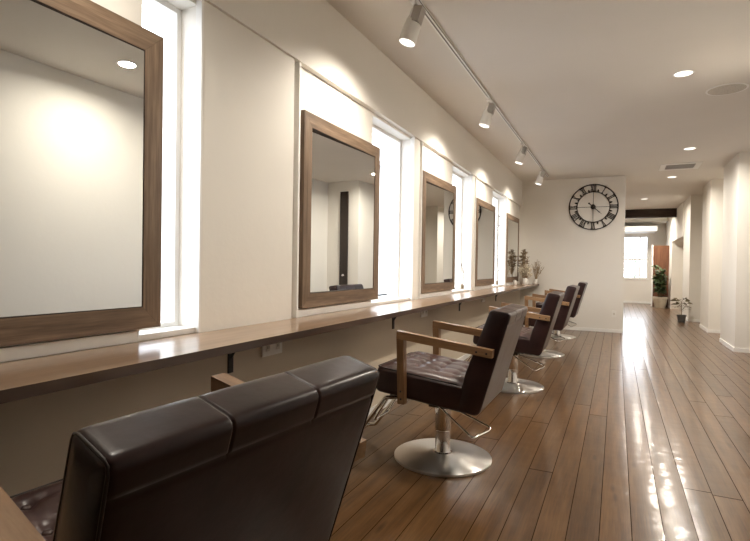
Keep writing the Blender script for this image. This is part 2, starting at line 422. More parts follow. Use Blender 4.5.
# ------------------------------------------------------------------ mirrors
def mirror(i, y0, y1, z0, z1, yaw, label):
    yc, zc = (y0+y1)/2, (z0+z1)/2; hw, hh = (y1-y0)/2, (z1-z0)/2
    r = empty('wall_mirror', (XN+.003, yc, z0), 0, label, 'mirror', 'wooden framed mirrors above the counter')
    F, T = .088, .042; zo = z1-z0
    bm = bmesh.new()
    def piece(q0, q1, q2, q3, mi):   # mitred piece, outer q0,q1 inner q2,q3  (y,z)
        A = [bm.verts.new((0, *q)) for q in (q0, q1, q2, q3)]; B = [bm.verts.new((T, *q)) for q in (q0, q1, q2, q3)]
        fs = [A[::-1], B] + [[A[k], A[(k+1) % 4], B[(k+1) % 4], B[k]] for k in range(4)]
        for f_ in fs: bm.faces.new(f_).material_index = mi
    g = .0006
    piece((-hw, g), (-hw, zo-g), (-hw+F, zo-F-g), (-hw+F, F+g), 0); piece((hw, zo-g), (hw, g), (hw-F, F+g), (hw-F, zo-F-g), 0)
    piece((-hw+g, zo), (hw-g, zo), (hw-F-g, zo-F), (-hw+F+g, zo-F), 1); piece((hw-g, 0), (-hw+g, 0), (-hw+F+g, F), (hw-F-g, F), 1)
    bevel(bm, .003, 2)
    fr = obj('frame', bm, [M['frame_v'], M['frame_h']], r)
    bm = bmesh.new(); L = .006                                  # dark rebate line around the glass
    for a in ((-hw+F-L*.2, -hw+F+.004, F, zo-F), (hw-F-.004, hw-F+L*.2, F, zo-F)): box(bm, .012, .0395, *a)
    for a in ((-hw+F, hw-F, F-.002, F+.004), (-hw+F, hw-F, zo-F-.004, zo-F+.002)): box(bm, .012, .0395, *a)
    obj('inner_lip', bm, M['beam'], r)
    gl = rbox(-.002, .002, -hw+F-.01, hw-F+.01, F-.01, zo-F+.01, .0008, 1)
    g_ = obj('glass', gl, M['mirror'], r, loc=(.0365-abs(yaw)*(hw-F+.01), 0, 0)); g_.rotation_euler = (0, 0, yaw)
    return r
ML = ['largest nearest wooden framed wall mirror, cut off by the picture edge, reflecting a ceiling light',
      'second wooden framed wall mirror, reflecting a dark door strip and a chair back',
      'third wooden framed wall mirror from the camera, between two bright windows',
      'fourth wooden framed wall mirror, reflecting part of the round clock at its upper left',
      'farthest wooden framed wall mirror, beside the dried flowers at the back wall']
YAW = [-.012, -.027, -.022, -.012, -.008]
for i, (a, b_) in enumerate(MIRR): mirror(i, a, b_, .925, 2.15, YAW[i], ML[i])

# ------------------------------------------------------------------ salon chairs
BP = [(-.350,.968), (-.464,.950), (-.296,.368), (-.165,.392), (-.215,.60)]   # backrest side profile (f, z)
def resample(P, n):
    P = P + [P[0]]; L = [0]
    for a, b_ in zip(P, P[1:]): L.append(L[-1] + (b_-a).length)
    out = []; j = 0
    for k in range(n):
        s = L[-1]*k/n
        while L[j+1] < s: j += 1
        t = (s-L[j])/max(1e-9, L[j+1]-L[j]); out.append(P[j].lerp(P[j+1], t))
    return out
def make_chair():
    # local axes: x forward (towards the mirror), y sideways, z up
    r = empty('salon_chair', (0,0,0))
    # backrest
    W = .285; N = 180
    prof = resample(fillet([(a, 0, b_) for a, b_ in BP], [.026, .020, .045, .03, .25], 8, True), N)
    cen = Vector((-.33, 0, .67))
    nor = []
    for k in range(N):
        d = prof[(k+1) % N]-prof[k-1]; n_ = Vector((d.z, 0, -d.x)).normalized()
        if n_.dot(prof[k]-Vector((cen.x+(prof[k].z-cen.z)*-.3, 0, min(.9, max(.45, prof[k].z))))) < 0: n_ = -n_
        nor.append(n_)
    # outline direction check: rear face runs between profile corners 1 and 2
    def rear_s(p):   # distance below the top rear corner along the rear face
        a = Vector((-.468,0,.932)); u = (Vector((-.296,0,.368))-a).normalized()
        t = (p-a).dot(u); return t, ((p-a)-u*t).length
    seams = (-W/3, W/3)
    ls = sorted(set([round(-W+.0*0+q, 5) for q in (0,.002,.005,.009,.014,.03)] + [round(W-q, 5) for q in (0,.002,.005,.009,.014,.03)] +
                    [round(-W+.06+(2*W-.12)*q/20, 5) for q in range(21)] + [round(s+d, 5) for s in seams for d in (-.012,-.006,-.004,-.002,0,.002,.004,.006,.012)]))
    bm = bmesh.new(); rings = []
    for l in ls:
        e = W-abs(l); edge = 0 if e > .014 else .014-math.sqrt(max(0, .014**2-(.014-e)**2))
        ring = []
        for k, p in enumerate(prof):
            ins = edge*.9
            t, dd = rear_s(p)
            top = p.z > .905 or (dd < .012 and t < .05)
            if top:
                ds = min(abs(l-s) for s in seams)
                ins += .0045*math.exp(-(ds/.0022)**2)
                # slight pillow between the seams
                ins -= .001*math.cos(PI*min(1, abs(((l+W) % (2*W/3))/(2*W/3)-.5)*2)/2)
            if dd < .012: ins += .007*math.exp(-((t-.054)/.004)**2)*(1 if e > .004 else 0)
            if dd < .012 and t > .054: ins -= -.0015+.004*math.sin(PI*min(1, (t-.054)/.5))*min(1, e/.1)*.6
            ring.append(bm.verts.new(p - nor[k]*ins + Vector((0, l, 0))))
        rings.append(ring)
    for A, B in zip(rings, rings[1:]):
        for k in range(N): bm.faces.new((A[k], A[(k+1) % N], B[(k+1) % N], B[k]))
    for R_, fl in ((rings[0], True), (rings[-1], False)):
        c = [v.co for v in R_]
        inner = []
        for v in R_:
            q = v.co.copy(); zz = min(.905, max(.43, q.z))
            xr = -.464+(.950-zz)/(.950-.368)*.168; xf = -.350+(.968-zz)/.368*.135 if zz > .6 else -.215+(.6-zz)/.208*.05
            m = Vector(((xr+xf)/2, q.y, zz))
            inner.append(bm.verts.new(q.lerp(m, .45) + Vector((0, -.005 if fl else .005, 0))))
        for k in range(N): bm.faces.new((R_[k], R_[(k+1) % N], inner[(k+1) % N], inner[k]))
        bm.faces.new(inner)
    bk = obj('backrest', bm, M['leather'], r, smooth=True)
    for s in (-1, 1):                                            # welt along each side edge
        bm = bmesh.new(); tube(bm, [p - nor[k]*.0045 + Vector((0, s*(W-.003), 0)) for k, p in enumerate(prof)][::2], .0028, 6, closed=True)
        obj('piping', bm, M['welt'], bk, smooth=True)
    # seat : rounded, tilted block with a tufted top
    hx, hy, hz, rr = .298, .285, .0825, .036
    def lin(h):
        e = [0,.006,.014,.024,.036]; m = [ -h+.036+(2*h-.072)*q/34 for q in range(1, 34)]
        return [-h+q for q in e] + m + [h-q for q in e[::-1]]
    X, Yy = lin(hx), lin(hy); Z = [-hz, -hz+.01, -hz+.024, -hz+.036, 0, hz-.036, hz-.024, hz-.01, hz]
    tufts = [(-.175+.125*i+(.0), -.165+.11*j) for i in range(4) for j in range(4)]
    def surf(x, y, z):
        c = Vector((max(-hx+rr, min(hx-rr, x)), max(-hy+rr, min(hy-rr, y)), max(-hz+rr, min(hz-rr, z))))
        d = Vector((x, y, z))-c
        if d.length > 1e-9: p = c + d.normalized()*rr
        else: p = Vector((x, y, z))
        if z > hz-.0301:
            w = max(0, min(1, (hx-abs(x))/.09))*max(0, min(1, (hy-abs(y))/.08)); w = w*w*(3-2*w)
            h = .026*w
            dm = min((x-a)**2+(y-b_)**2 for a, b_ in tufts)
            h -= .017*math.exp(-dm/.00045)*w
            gx = min(abs(y-b_) for b_ in (-.165,-.055,.055,.165)); gy = min(abs(x-a) for a in (-.175,-.05,.075,.2))
            ins = 1 if abs(x+.0) < .23 and abs(y) < .21 else 0
            h -= (.007*math.exp(-(gx/.012)**2)*max(0, min(1,(.24-abs(x))/.05)) + .007*math.exp(-(gy/.012)**2)*max(0, min(1,(.22-abs(y))/.05)))*w
            h += .004*math.sin(9*x+31*y)*math.sin(27*x-13*y)*w*.5
            p.z += h*max(0, (z-(hz-.0301))/.0301)
        return p
    bm = bmesh.new(); cache = {}
    def vtx(x, y, z):
        k = (round(x,5), round(y,5), round(z,5))
        if k not in cache: cache[k] = bm.verts.new(surf(x, y, z))
        return cache[k]
    def grid(A, B, f):
        for a0, a1 in zip(A, A[1:]):
            for b0, b1 in zip(B, B[1:]): bm.faces.new([vtx(*f(*q)) for q in ((a0,b0),(a1,b0),(a1,b1),(a0,b1))])
    for s in (-1, 1):
        grid(X, Yy, lambda a, b_: (a, b_, s*hz)); grid(X, Z, lambda a, b_: (a, s*hy, b_)); grid(Yy, Z, lambda a, b_: (s*hx, a, b_))
    T = Matrix.Translation((.045, 0, .484)) @ Matrix.Rotation(-math.radians(6.2), 4, 'Y')
    bmesh.ops.transform(bm, matrix=T, verts=bm.verts[:])
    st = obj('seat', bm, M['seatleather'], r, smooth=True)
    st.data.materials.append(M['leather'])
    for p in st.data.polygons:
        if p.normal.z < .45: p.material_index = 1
    for a, b_ in tufts[4:]:
        bm = bmesh.new(); lathe(bm, [(0,.004),(.005,.0036),(.009,.002),(.0105,-.001),(.0105,-.004)], 12)
        bmesh.ops.transform(bm, matrix=T @ Matrix.Translation((a, b_, hz+.009)), verts=bm.verts[:])
        obj('button', bm, M['button'], st, smooth=True)
    bm = bmesh.new(); tube(bm, [T @ Vector(p) for p in fillet([(-hx+.09, -hy+.006, hz-.008), (hx-.006, -hy+.006, hz-.008), (hx-.006, hy-.006, hz-.008), (-hx+.09, hy-.006, hz-.008)], .03, 6)], .004, 6)
    obj('piping', bm, M['welt'], st, smooth=True)
    # armrests
    for s in (-1, 1):
        bm = bmesh.new(); y0, y1 = (.287, .334) if s > 0 else (-.334, -.287)
        def quad(pts, y0=y0, y1=y1):
            A = [bm.verts.new((a, y0, b_)) for a, b_ in pts]; B = [bm.verts.new((a, y1, b_)) for a, b_ in pts]
            n_ = len(pts); bm.faces.new(A); bm.faces.new(B[::-1])
            for k in range(n_): bm.faces.new((A[k], B[k], B[(k+1) % n_], A[(k+1) % n_]))
        quad([(.180,.820), (.181,.775), (-.374,.710), (-.379,.754)])
        bevel(bm, .003, 2); ar = obj('armrest', bm, M['arm'], r)
        bm = bmesh.new(); quad([(.1805,.7745), (.168,.396), (.128,.396), (.1365,.7695)]); bevel(bm, .003, 2)
        obj('armrest_post', bm, M['armpost'], ar)
        yy = s*.334
        for a, b_ in ((.148,.425), (.150,.47), (-.345,.733), (-.29,.738)):
            bm = bmesh.new(); lathe(bm, [(0,.003),(.004,.003),(.006,.0015),(.006,-.002)], 12); orient(bm, (0,s,0), (a, yy, b_)); obj('bolt', bm, M['black'], ar, smooth=True)
    # hydraulic column, disc
    bm = lathed([(0,.0),(.297,.0),(.302,.004),(.302,.016),(.292,.021),(.20,.030),(.10,.036),(.05,.040),(0,.040)], 72)
    obj('base', bm, M['steel'], r, smooth='auto')
    bm = lathed([(.060,.036),(.060,.042),(.049,.046),(.0465,.05),(.0465,.185),(0,.185)], 32); bs = obj('column', bm, M['chrome'], r, smooth='auto')
    bm = lathed([(0,.178),(.0495,.178),(.0505,.182),(.0505,.356),(0,.356)], 32); obj('column_sleeve', bm, M['chrome'], bs, smooth='auto')
    bm = bmesh.new(); box(bm, -.12, .05, -.12, .12, .356, .39); bevel(bm, .006); box(bm, -.055, .075, -.06, .06, .325, .347); obj('mounting_plate', bm, M['black'], r)
    # foot pump lever : a bent hoop
    pts = fillet([(.03,.045,.338), (-.0,.06,.330), (-.235,.165,.208), (-.325,.05,.245), (-.07,-.0,.318), (-.02,-.02,.330)], .03, 6)
    bm = bmesh.new(); tube(bm, pts, .0065, 8); obj('pump_lever', bm, M['chrome'], r, smooth=True)
    # foot rest
    fr = bmesh.new()
    tube(fr, fillet([(.22,-.15,.385), (.33,-.15,.37), (.545,-.15,.085), (.60,-.15,.075), (.60,.15,.075), (.545,.15,.085), (.33,.15,.37), (.22,.15,.385)], .035, 6), .0125, 10)
    fo = obj('footrest', fr, M['chrome'], r, smooth=True)
    bm = bmesh.new(); tube(bm, fillet([(.30,-.105,.385), (.33,-.105,.36), (.43,-.105,.20), (.43,.105,.20), (.33,.105,.36), (.30,.105,.385)], .03, 6), .009, 8); obj('footrest_loop', bm, M['chrome'], fo, smooth=True)
    return r
proto = make_chair()
CH = [(-.994, .803, 11.2, .020, 'nearest brown leather salon chair, seen from behind in the lower left corner'),
      (-.963, 3.003, .4, 0, 'second brown leather salon chair from the camera, full steel disc base in view'),
      (-.925, 5.132, -.9, 0, 'third brown leather salon chair from the camera, behind the one with full base'),
      (-.919, 7.229, .8, 0, 'fourth brown leather salon chair, second from the back wall'),
      (-.908, 9.187, .3, 0, 'farthest brown leather salon chair, next to the back wall')]
for i, (x, y, a, lift, lab) in enumerate(CH):
    o = proto if i == 0 else copy_tree(proto)
    o.location = (x, y, 0); o.rotation_euler = (0, 0, PI - math.radians(a))
    tag(o, lab, 'chair', 'salon chairs along the counter')
for c in proto.children:                                         # the nearest chair's seat leans a little on its column
    k_ = c.name.split('.')[0]
    if k_ in ('base', 'column'): continue
    c.location = (.0136, -.051, CH[0][3]); c.rotation_euler = (-.046, -.034, 0); c.scale.y = 1.04
    if k_ == 'backrest':
        c.rotation_euler.y = -.075; c.location.x = .053; c.location.z += .022

# ------------------------------------------------------------------ track lighting
tr = empty('lighting_track', (-1.2, 0, CEIL), 0, 'long white ceiling track rail carrying the spotlights above the mirrors', 'track light rail')
obj('rail', rbox(-.018, .018, -2.0, 9.95, -.020, 0, .002, 1), M['lampwhite'], tr)
bm = bmesh.new(); box(bm, -.005, .005, -1.9, 9.9, -.0208, -.0195); obj('slot', bm, M['slot'], tr)
bm = bmesh.new(); box(bm, .0175, .0183, -1.9, 9.9, -.016, -.008); obj('slot', bm, M['slot'], tr)
def spotlight():
    r = empty('track_spotlight')
    obj('adapter', rbox(-.018, .018, -.055, .055, -.048, -.0208, .003), M['lampwhite'], r)
    bm = bmesh.new(); lathe(bm, [(0,-.045),(.012,-.045),(.012,-.075),(0,-.075)], 12); tube(bm, [(0,0,-.06), (0,-.0,-.10)], .008, 8); obj('swivel', bm, M['chrome'], r, smooth='auto')
    d = Vector((-.26, -.12, -.95)).normalized(); o = Vector((.012, 0, -.10))
    h = bmesh.new(); lathe(h, [(0,.15),(.034,.148),(.038,.135),(.039,.09),(.050,.07),(.054,0),(.056,-.075),(.052,-.075),(.048,-.055),(0,-.05)], 28)
    orient(h, -d, o + d*.13); hd = obj('lamp_head', h, M['lampwhite'], r, smooth='auto')
    b = bmesh.new(); box(b, -.005, .054, -.050, .014, .050, .150); bevel(b, .005); orient(b, -d, o + d*.13); obj('driver_box', b, M['lampgrey'], hd)
    l = bmesh.new(); lathe(l, [(0,-.056),(.0475,-.056),(.0475,-.050),(0,-.050)], 28); lathe(l, [(0,-.0715),(.051,-.0715),(.051,-.068),(0,-.068)], 28); orient(l, -d, o + d*.13); obj('lens', l, M['lamp_face'], hd)
    return r, o + d*.24, d
SL = ['white track spotlight nearest the camera, at the top edge beside the rail', 'second white track spotlight from the camera, hanging over the second window',
      'third white track spotlight, between the second and the last on the rail', 'last white track spotlight near the far end of the rail']
def spot_lamp(name, loc, tgt, power, size, blend, c=(1,.86,.66), rad=.035):
    l = bpy.data.lights.new(name, 'SPOT'); l.energy = power; l.color = c; l.spot_size = math.radians(size); l.spot_blend = blend; l.shadow_soft_size = rad
    o = bpy.data.objects.new(name, l); col.objects.link(o); o.location = loc
    o.rotation_euler = (Vector(tgt)-Vector(loc)).to_track_quat('-Z', 'Y').to_euler(); return o
SPOT_W, LC = 29, (1,.912,.79)
sp, tip, sd = spotlight()
SY = [3.02, 5.10, 7.10, 9.00]
for i, y in enumerate(SY):
    o = sp if i == 0 else copy_tree(sp)
    o.location = (-1.2, y, CEIL)
    tag(o, SL[i], 'spotlight', 'track spotlights on the ceiling rail')
for i, y in enumerate([.95] + SY):
    p = Vector((-1.2, y, CEIL)) + tip + sd*.03
    spot_lamp('spot_beam', p, p + Vector((-.36, .03, -.80)), SPOT_W*(1 if i else .8), 146, .75, LC)

# ------------------------------------------------------------------ downlights, speaker, vent
def downlight():
    r = empty('ceiling_downlight')
    obj('trim_ring', lathed([(.070,0),(.084,0),(.086,-.003),(.082,-.007),(.070,-.004),(.070,0)], 36), M['white'], r, smooth='auto')
    obj('lens', lathed([(0,-.003),(.0695,-.003),(.0695,-.0005),(0,-.0005)], 36), M['down_face'], r)
    return r
DL = [((.50, 5.16), 'largest round recessed ceiling light, beside the round speaker'), ((.91, 8.39), 'recessed ceiling light just in front of the square ceiling vent'),
      ((.90, 10.85), 'recessed ceiling light just beyond the square ceiling vent'), ((.58, 14.0), 'smallest recessed ceiling light, in front of the dark beam'),
      ((.43, 2.95), 'recessed ceiling light seen only as a reflection in the nearest mirror'), ((.6, 17.4), '')]  # last entry: fill light without a fitting, added to brighten the far room
dn = downlight(); DW = 31
for i, ((x, y), lab) in enumerate(DL):
    if i < 5:
        o = dn if i == 0 else copy_tree(dn)
        o.location = (x, y, CEIL); tag(o, lab, 'ceiling light', 'recessed ceiling downlights')
    l = bpy.data.lights.new('downlight_and_fill_beam', 'AREA'); l.shape = 'DISK'; l.size = .13; l.energy = DW*(1.8 if y > 15 else .6 if y < 4 else 1); l.color = LC; l.spread = math.radians(165)
    ob = bpy.data.objects.new('downlight_and_fill_beam', l); col.objects.link(ob); ob.location = (x, y, CEIL-.0085)
s = empty('ceiling_speaker', (.917, 5.77, CEIL), 0, 'round cream speaker grille flush in the ceiling', 'speaker')
obj('speaker_rim', lathed([(.155,0),(.172,0),(.172,-.004),(.155,-.006),(.155,0)], 48), M['lampwhite'], s, smooth='auto')
gm, nt, b = nmat('speaker_mesh'); v = coords(nt); vo = nd(nt, 'ShaderNodeTexVoronoi'); vo.inputs['Scale'].default_value = 160; lk(nt, v, vo.inputs['Vector'])
lk(nt, ramp(nt, vo.outputs['Distance'], [(.2, (.32,.29,.25)), (.5, (.60,.56,.49))]), b.inputs['Base Color'])
obj('speaker_grille', lathed([(0,-.005),(.154,-.005),(.154,-.001),(0,-.001)], 48), gm, s)
v = empty('ceiling_vent', (.92, 9.75, CEIL), 0, 'square white ceiling vent with a dark slatted grille', 'vent')
bm = bmesh.new(); a, c = .29, .21
for q in ((-a, a, -a, -c), (-a, a, c, a), (-a, -c, -c, c), (c, a, -c, c)): box(bm, *q, -.012, -.001)
obj('frame', bm, M['white'], v)
bm = bmesh.new(); box(bm, -c, c, -c, c, -.004, -.001); obj('backing', bm, M['slot'], v)
bm = bmesh.new()
for q in range(9): box(bm, -c, c, -c+.02+q*.045, -c+.036+q*.045, -.010, -.005)
obj('slats', bm, M['lampgrey'], v)

# ------------------------------------------------------------------ clock
ck = empty('wall_clock', (-.424, YB-.012, 2.366), 0, 'large round iron wall clock with roman numerals on the back wall', 'clock')
def ringbm(R, w, d=.012):
    bm = bmesh.new(); n = 72
    vs = [[bm.verts.new(((R+a)*math.sin(2*PI*k/n), b_, (R+a)*math.cos(2*PI*k/n))) for k in range(n)] for a, b_ in ((-w,-d),(w,-d),(w,d*.2),(-w,d*.2))]
    for j in range(4):
        for k in range(n): bm.faces.new((vs[j][k], vs[j][(k+1) % n], vs[(j+1) % 4][(k+1) % n], vs[(j+1) % 4][k]))
    return bm
obj('outer_ring', ringbm(.428, .0095), M['iron'], ck); obj('inner_ring', ringbm(.288, .007), M['iron'], ck)
NUM = ['XII','I','II','III','IIII','V','VI','VII','VIII','IX','X','XI']
def stroke(bm, x0, z0, x1, z1, w, d=.008):
    a = Vector((x0, 0, z0)); b_ = Vector((x1, 0, z1)); n_ = (b_-a).cross(Vector((0,1,0))).normalized()*w/2
    A = [bm.verts.new(p+Vector((0,-d,0))) for p in (a-n_, b_-n_, b_+n_, a+n_)]; B = [bm.verts.new(p) for p in (a-n_, b_-n_, b_+n_, a+n_)]
    bm.faces.new(A); bm.faces.new(B[::-1])
    for k in range(4): bm.faces.new((A[k], B[k], B[(k+1) % 4], A[(k+1) % 4]))
for h, s in enumerate(NUM):
    bm = bmesh.new(); wd = {'I': .026, 'V': .05, 'X': .05}
    tot = sum(wd[c] for c in s); x = -tot/2; hh = .056
    for c in s:
        w_ = wd[c]; m = x+w_/2
        if c == 'I': stroke(bm, m, -hh, m, hh, .014)
        elif c == 'V': stroke(bm, m-.019, hh, m, -hh, .014); stroke(bm, m+.019, hh, m, -hh, .009)
        else: stroke(bm, m-.019, hh, m+.019, -hh, .014); stroke(bm, m+.019, hh, m-.019, -hh, .009)
        x += w_
    stroke(bm, -tot/2-.004, hh, tot/2+.004, hh, .008); stroke(bm, -tot/2-.004, -hh, tot/2+.004, -hh, .008)
    a = 2*PI*h/12
    bmesh.ops.transform(bm, matrix=Matrix.Rotation(a, 4, 'Y') @ Matrix.Translation((0, 0, .357)), verts=bm.verts[:])
    obj('roman_numeral', bm, M['iron'], ck)
    bm = bmesh.new(); q = a+PI/12
    tube(bm, [(0, -.006, .296), (0, -.006, .318), (0, -.006, .344)], [.013, .016, .002], 8)
    bmesh.ops.transform(bm, matrix=Matrix.Rotation(q, 4, 'Y'), verts=bm.verts[:]); obj('half_hour_marker', bm, M['iron'], ck)
for k in range(4):
    bm = bmesh.new(); tube(bm, [(0, -.003, .03), (0, -.003, .285)], .0035, 8); bmesh.ops.transform(bm, matrix=Matrix.Rotation(k*PI/2, 4, 'Y'), verts=bm.verts[:]); obj('spoke', bm, M['iron'], ck)
bm = bmesh.new(); lathe(bm, [(0,.024),(.02,.023),(.042,.014),(.046,.0),(0,0)], 28); orient(bm, (0,-1,0)); obj('hub', bm, M['iron'], ck, smooth='auto')
def hand(name, ang, l, tail, w, y):
    bm = bmesh.new(); stroke(bm, 0, -tail, 0, l*.8, w, .004); stroke(bm, 0, l*.8, 0, l, w*.45, .004)
    lathe(bm, [(0,-.002),(.017,-.002),(.017,.002),(0,.002)], 14)
    for v_ in bm.verts[-29:]: pass
    bmesh.ops.transform(bm, matrix=Matrix.Translation((0, y, 0)) @ Matrix.Rotation(ang, 4, 'Y'), verts=bm.verts[:])
    h_ = obj(name, bm, M['iron'], ck)
    bm = bmesh.new(); lathe(bm, [(0,.003),(.016,.003),(.016,-.003),(0,-.003)], 14); orient(bm, (0,-1,0), (-math.sin(ang)*tail, y-.002, -math.cos(ang)*tail)); obj('counterweight', bm, M['iron'], h_)
hand('hour_hand', math.radians(133), .20, .10, .017, -.028); hand('minute_hand', math.radians(180), .275, .04, .010, -.034)

# ------------------------------------------------------------------ plants
lrnd = random.Random(11)
def leaf(bm, base, d, L, w, droop=.35, n=5):
    d = Vector(d).normalized(); side = d.cross(Vector((0,0,1)))
    if side.length < .05: side = Vector((1,0,0))
    side = Matrix.Rotation(lrnd.uniform(-1.1, 1.1), 3, d) @ side.normalized(); prev = None; p = Vector(base)
    for k in range(n+1):
        t = k/n; ww = w*math.sin(PI*(.06+.94*t)**.8)*.5 if t < 1 else .0005
        c = Vector(base) + d*L*t + Vector((0,0,-droop*L*t*t))
        a, b_ = bm.verts.new(c-side*ww+Vector((0,0,ww*.25))), bm.verts.new(c+side*ww+Vector((0,0,ww*.25))); m = bm.verts.new(c)
        if prev: bm.faces.new((prev[0], prev[2], m, a)); bm.faces.new((prev[2], prev[1], b_, m))
        prev = (a, b_, m)
def pot(r0, r1, h, mat, root, ribs=False):
    bm = lathed([(0,0),(r0,0),(r0+(r1-r0)*.85,h*.82),(r1*1.05,h*.83),(r1*1.07,h),(r1*.93,h),(r1*.9,h*.86),(0,h*.86)], 28)
    obj('pot', bm, mat, root, smooth='auto')
    obj('soil', lathed([(0,h*.88),(r1*.9,h*.88),(r1*.9,h*.86),(0,h*.86)], 20), M['soil'], root)
rnd = random.Random(3)
pl = empty('potted_plant', (1.35, 13.3, 0), 0, 'small leggy plant in a dark grey pot on the floor by the pillars', 'plant')
pot(.085, .115, .21, M['terracotta'], pl)
st, lf = bmesh.new(), bmesh.new()
tube(st, [(0,0,.18), (.005,.01,.32), (-.01,0,.45), (.0,.0,.56)], [.009,.008,.007,.005], 8)
for k in range(26):
    z = .33+.30*(k/26)+rnd.uniform(-.02,.02); a = k*2.4; L = rnd.uniform(.07,.14)
    tip_ = Vector((math.cos(a)*L, math.sin(a)*L, z+L*.5)); tube(st, [(0,0,z-.03), tip_*.5+Vector((0,0,z*.5)), tip_], .003, 5)
    leaf(lf, tip_, (math.cos(a), math.sin(a), .25), rnd.uniform(.12,.18), .085)
obj('stem', st, M['stem'], pl, smooth=True); obj('foliage', lf, M['leaf_brown'], pl)
pl = empty('potted_plant', (1.235, 17.92, 0), 0, 'tall bushy green plant in a cream pot against the brown panel', 'plant')
pot(.15, .215, .34, M['creampot'], pl)
st, lf = bmesh.new(), bmesh.new()
for k in range(9):
    a = k*.7; R_ = rnd.uniform(.05,.26); h = rnd.uniform(.75,1.2)
    if math.cos(a)*R_ > .14: R_ = .14
    P = [Vector((.05*math.cos(a), .05*math.sin(a), .3)), Vector((R_*.5*math.cos(a), R_*.5*math.sin(a), .3+h*.4)), Vector((R_*math.cos(a), R_*math.sin(a), .25+h*.9))]
    tube(st, P, .008, 6)
    for j in range(44):
        t = rnd.uniform(.22, 1); c = P[0].lerp(P[1], t*2) if t < .5 else P[1].lerp(P[2], t*2-1)
        b_ = rnd.uniform(0, 2*PI)
        if c.x+math.cos(b_)*.16 < .235 and c.y+math.sin(b_)*.16 < .4: leaf(lf, c, (math.cos(b_), math.sin(b_), rnd.uniform(-.1,.7)), rnd.uniform(.12,.17), .085)
obj('stem', st, M['stem'], pl, smooth=True); obj('foliage', lf, M['leaf'], pl)
bpy.data.objects['potted_plant'].scale = (.8,)*3
# brown wooden panel at the end of the passage
bp = empty('wooden_panel', (1.27, 18.42, 0), 0, 'tall brown wooden panel standing behind the big potted plant', 'panel')
obj('panel_board', rbox(-.215, .225, -.02, .02, .02, 1.96, .004), M['brownpanel'], bp)
bm = bmesh.new(); box(bm, -.255, -.216, -.03, .03, 0, 1.98); obj('side_frame', bm, M['white'], bp)
bm = bmesh.new(); box(bm, -.215, .225, -.03, .03, 0, .02); obj('foot', bm, M['beam'], bp)

# ------------------------------------------------------------------ dried flowers at the end of the counter
def vase_root(name, x, y, label, cat): return empty(name, (x, y, CT+.0005), 0, label, cat, None)
d1 = vase_root('dried_bouquet', -1.63, 10.05, 'tall brown dried flower head in a slim pale vase on the counter end', 'dried flowers')
obj('vase', lathed([(0,0),(.035,0),(.04,.01),(.042,.12),(.022,.17),(.024,.19),(.018,.19),(.016,.17),(0,.16)], 20), M['plastic'], d1, smooth='auto')
st, bl = bmesh.new(), bmesh.new()
for k in range(70):
    th = rnd.uniform(0, 2*PI); u = rnd.random(); z = .24+.42*u; R_ = .105*math.sin(PI*min(1, .12+u*.83))*rnd.uniform(.5,1)
    p = Vector((R_*math.cos(th), R_*math.sin(th), z))
    tube(st, [(0,0,.15), (R_*.3*math.cos(th), R_*.3*math.sin(th), z-.12), p], .0022, 4)
    for j in range(3): leaf(bl, p, (math.cos(th+j*2), math.sin(th+j*2), .7), .05, .022, .1, 3)
obj('stem', st, M['twig'], d1); obj('bloom', bl, M['dried'], d1)
d2 = vase_root('dried_bouquet', -1.55, 9.70, 'fluffy cream dried grass bunch in a low white vase on the counter end', 'dried flowers')
obj('vase', lathed([(0,0),(.05,0),(.06,.02),(.058,.09),(.04,.12),(.042,.13),(.034,.13),(.03,.11),(0,.1)], 20), M['white'], d2, smooth='auto')
st, bl = bmesh.new(), bmesh.new()
for k in range(80):
    th = rnd.uniform(0, 2*PI); s_ = rnd.uniform(.0,.13); L = rnd.uniform(.08,.27)
    p = Vector((s_*math.cos(th), s_*math.sin(th), .1+L)); q = Vector((s_*.25*math.cos(th), s_*.25*math.sin(th), .1))
    tube(st, [q, q.lerp(p, .5), p], .002, 4)
    for j in range(7): 
        c = q.lerp(p, .45+.55*j/6); leaf(bl, c, (math.cos(th+j*2.1), math.sin(th+j*2.1), .9), .05, .016, .2, 3)
obj('stem', st, M['twig'], d2); obj('plume', bl, M['pampas'], d2)
d3 = vase_root('dried_bouquet', -1.42, 10.15, 'fan of thin dried twigs in a small glass-like jar beside the back wall', 'dried flowers')
d3['label'] = 'spreading fan of thin dried twigs beside the back wall on the counter end'
obj('jar', lathed([(0,0),(.03,0),(.034,.01),(.034,.09),(.028,.1),(.024,.1),(.03,.08),(0,.07)], 18), M['plastic'], d3, smooth='auto')
st, bl = bmesh.new(), bmesh.new()
for k in range(34):
    th = rnd.uniform(0, 2*PI); s_ = rnd.uniform(.02,.13); L = rnd.uniform(.2,.40)
    p = Vector((s_*math.cos(th)+.02, s_*math.sin(th)*.8, .06+L)); q = Vector((0,0,.06))
    tube(st, [q, q.lerp(p, .55)+Vector((0,0,.02)), p], .002, 4)
    for j in range(4):
        c = q.lerp(p, .6+.4*j/3); leaf(bl, c, (math.cos(th+j*2.1), math.sin(th+j*2.1), .9), .035, .010, 0, 3)
obj('stem', st, M['twig'], d3); obj('blossoms', bl, M['dried'], d3)
jr = vase_root('small_jar', -1.69, 9.45, 'small plain white jar on the counter in front of the dried flowers', 'jar')
obj('jar_body', lathed([(0,0),(.03,0),(.034,.006),(.034,.06),(.027,.07),(0,.07)], 20), M['white'], jr, smooth='auto')
obj('lid', lathed([(0,.07),(.029,.07),(.029,.085),(.01,.088),(0,.088)], 20), M['plastic'], jr, smooth='auto')
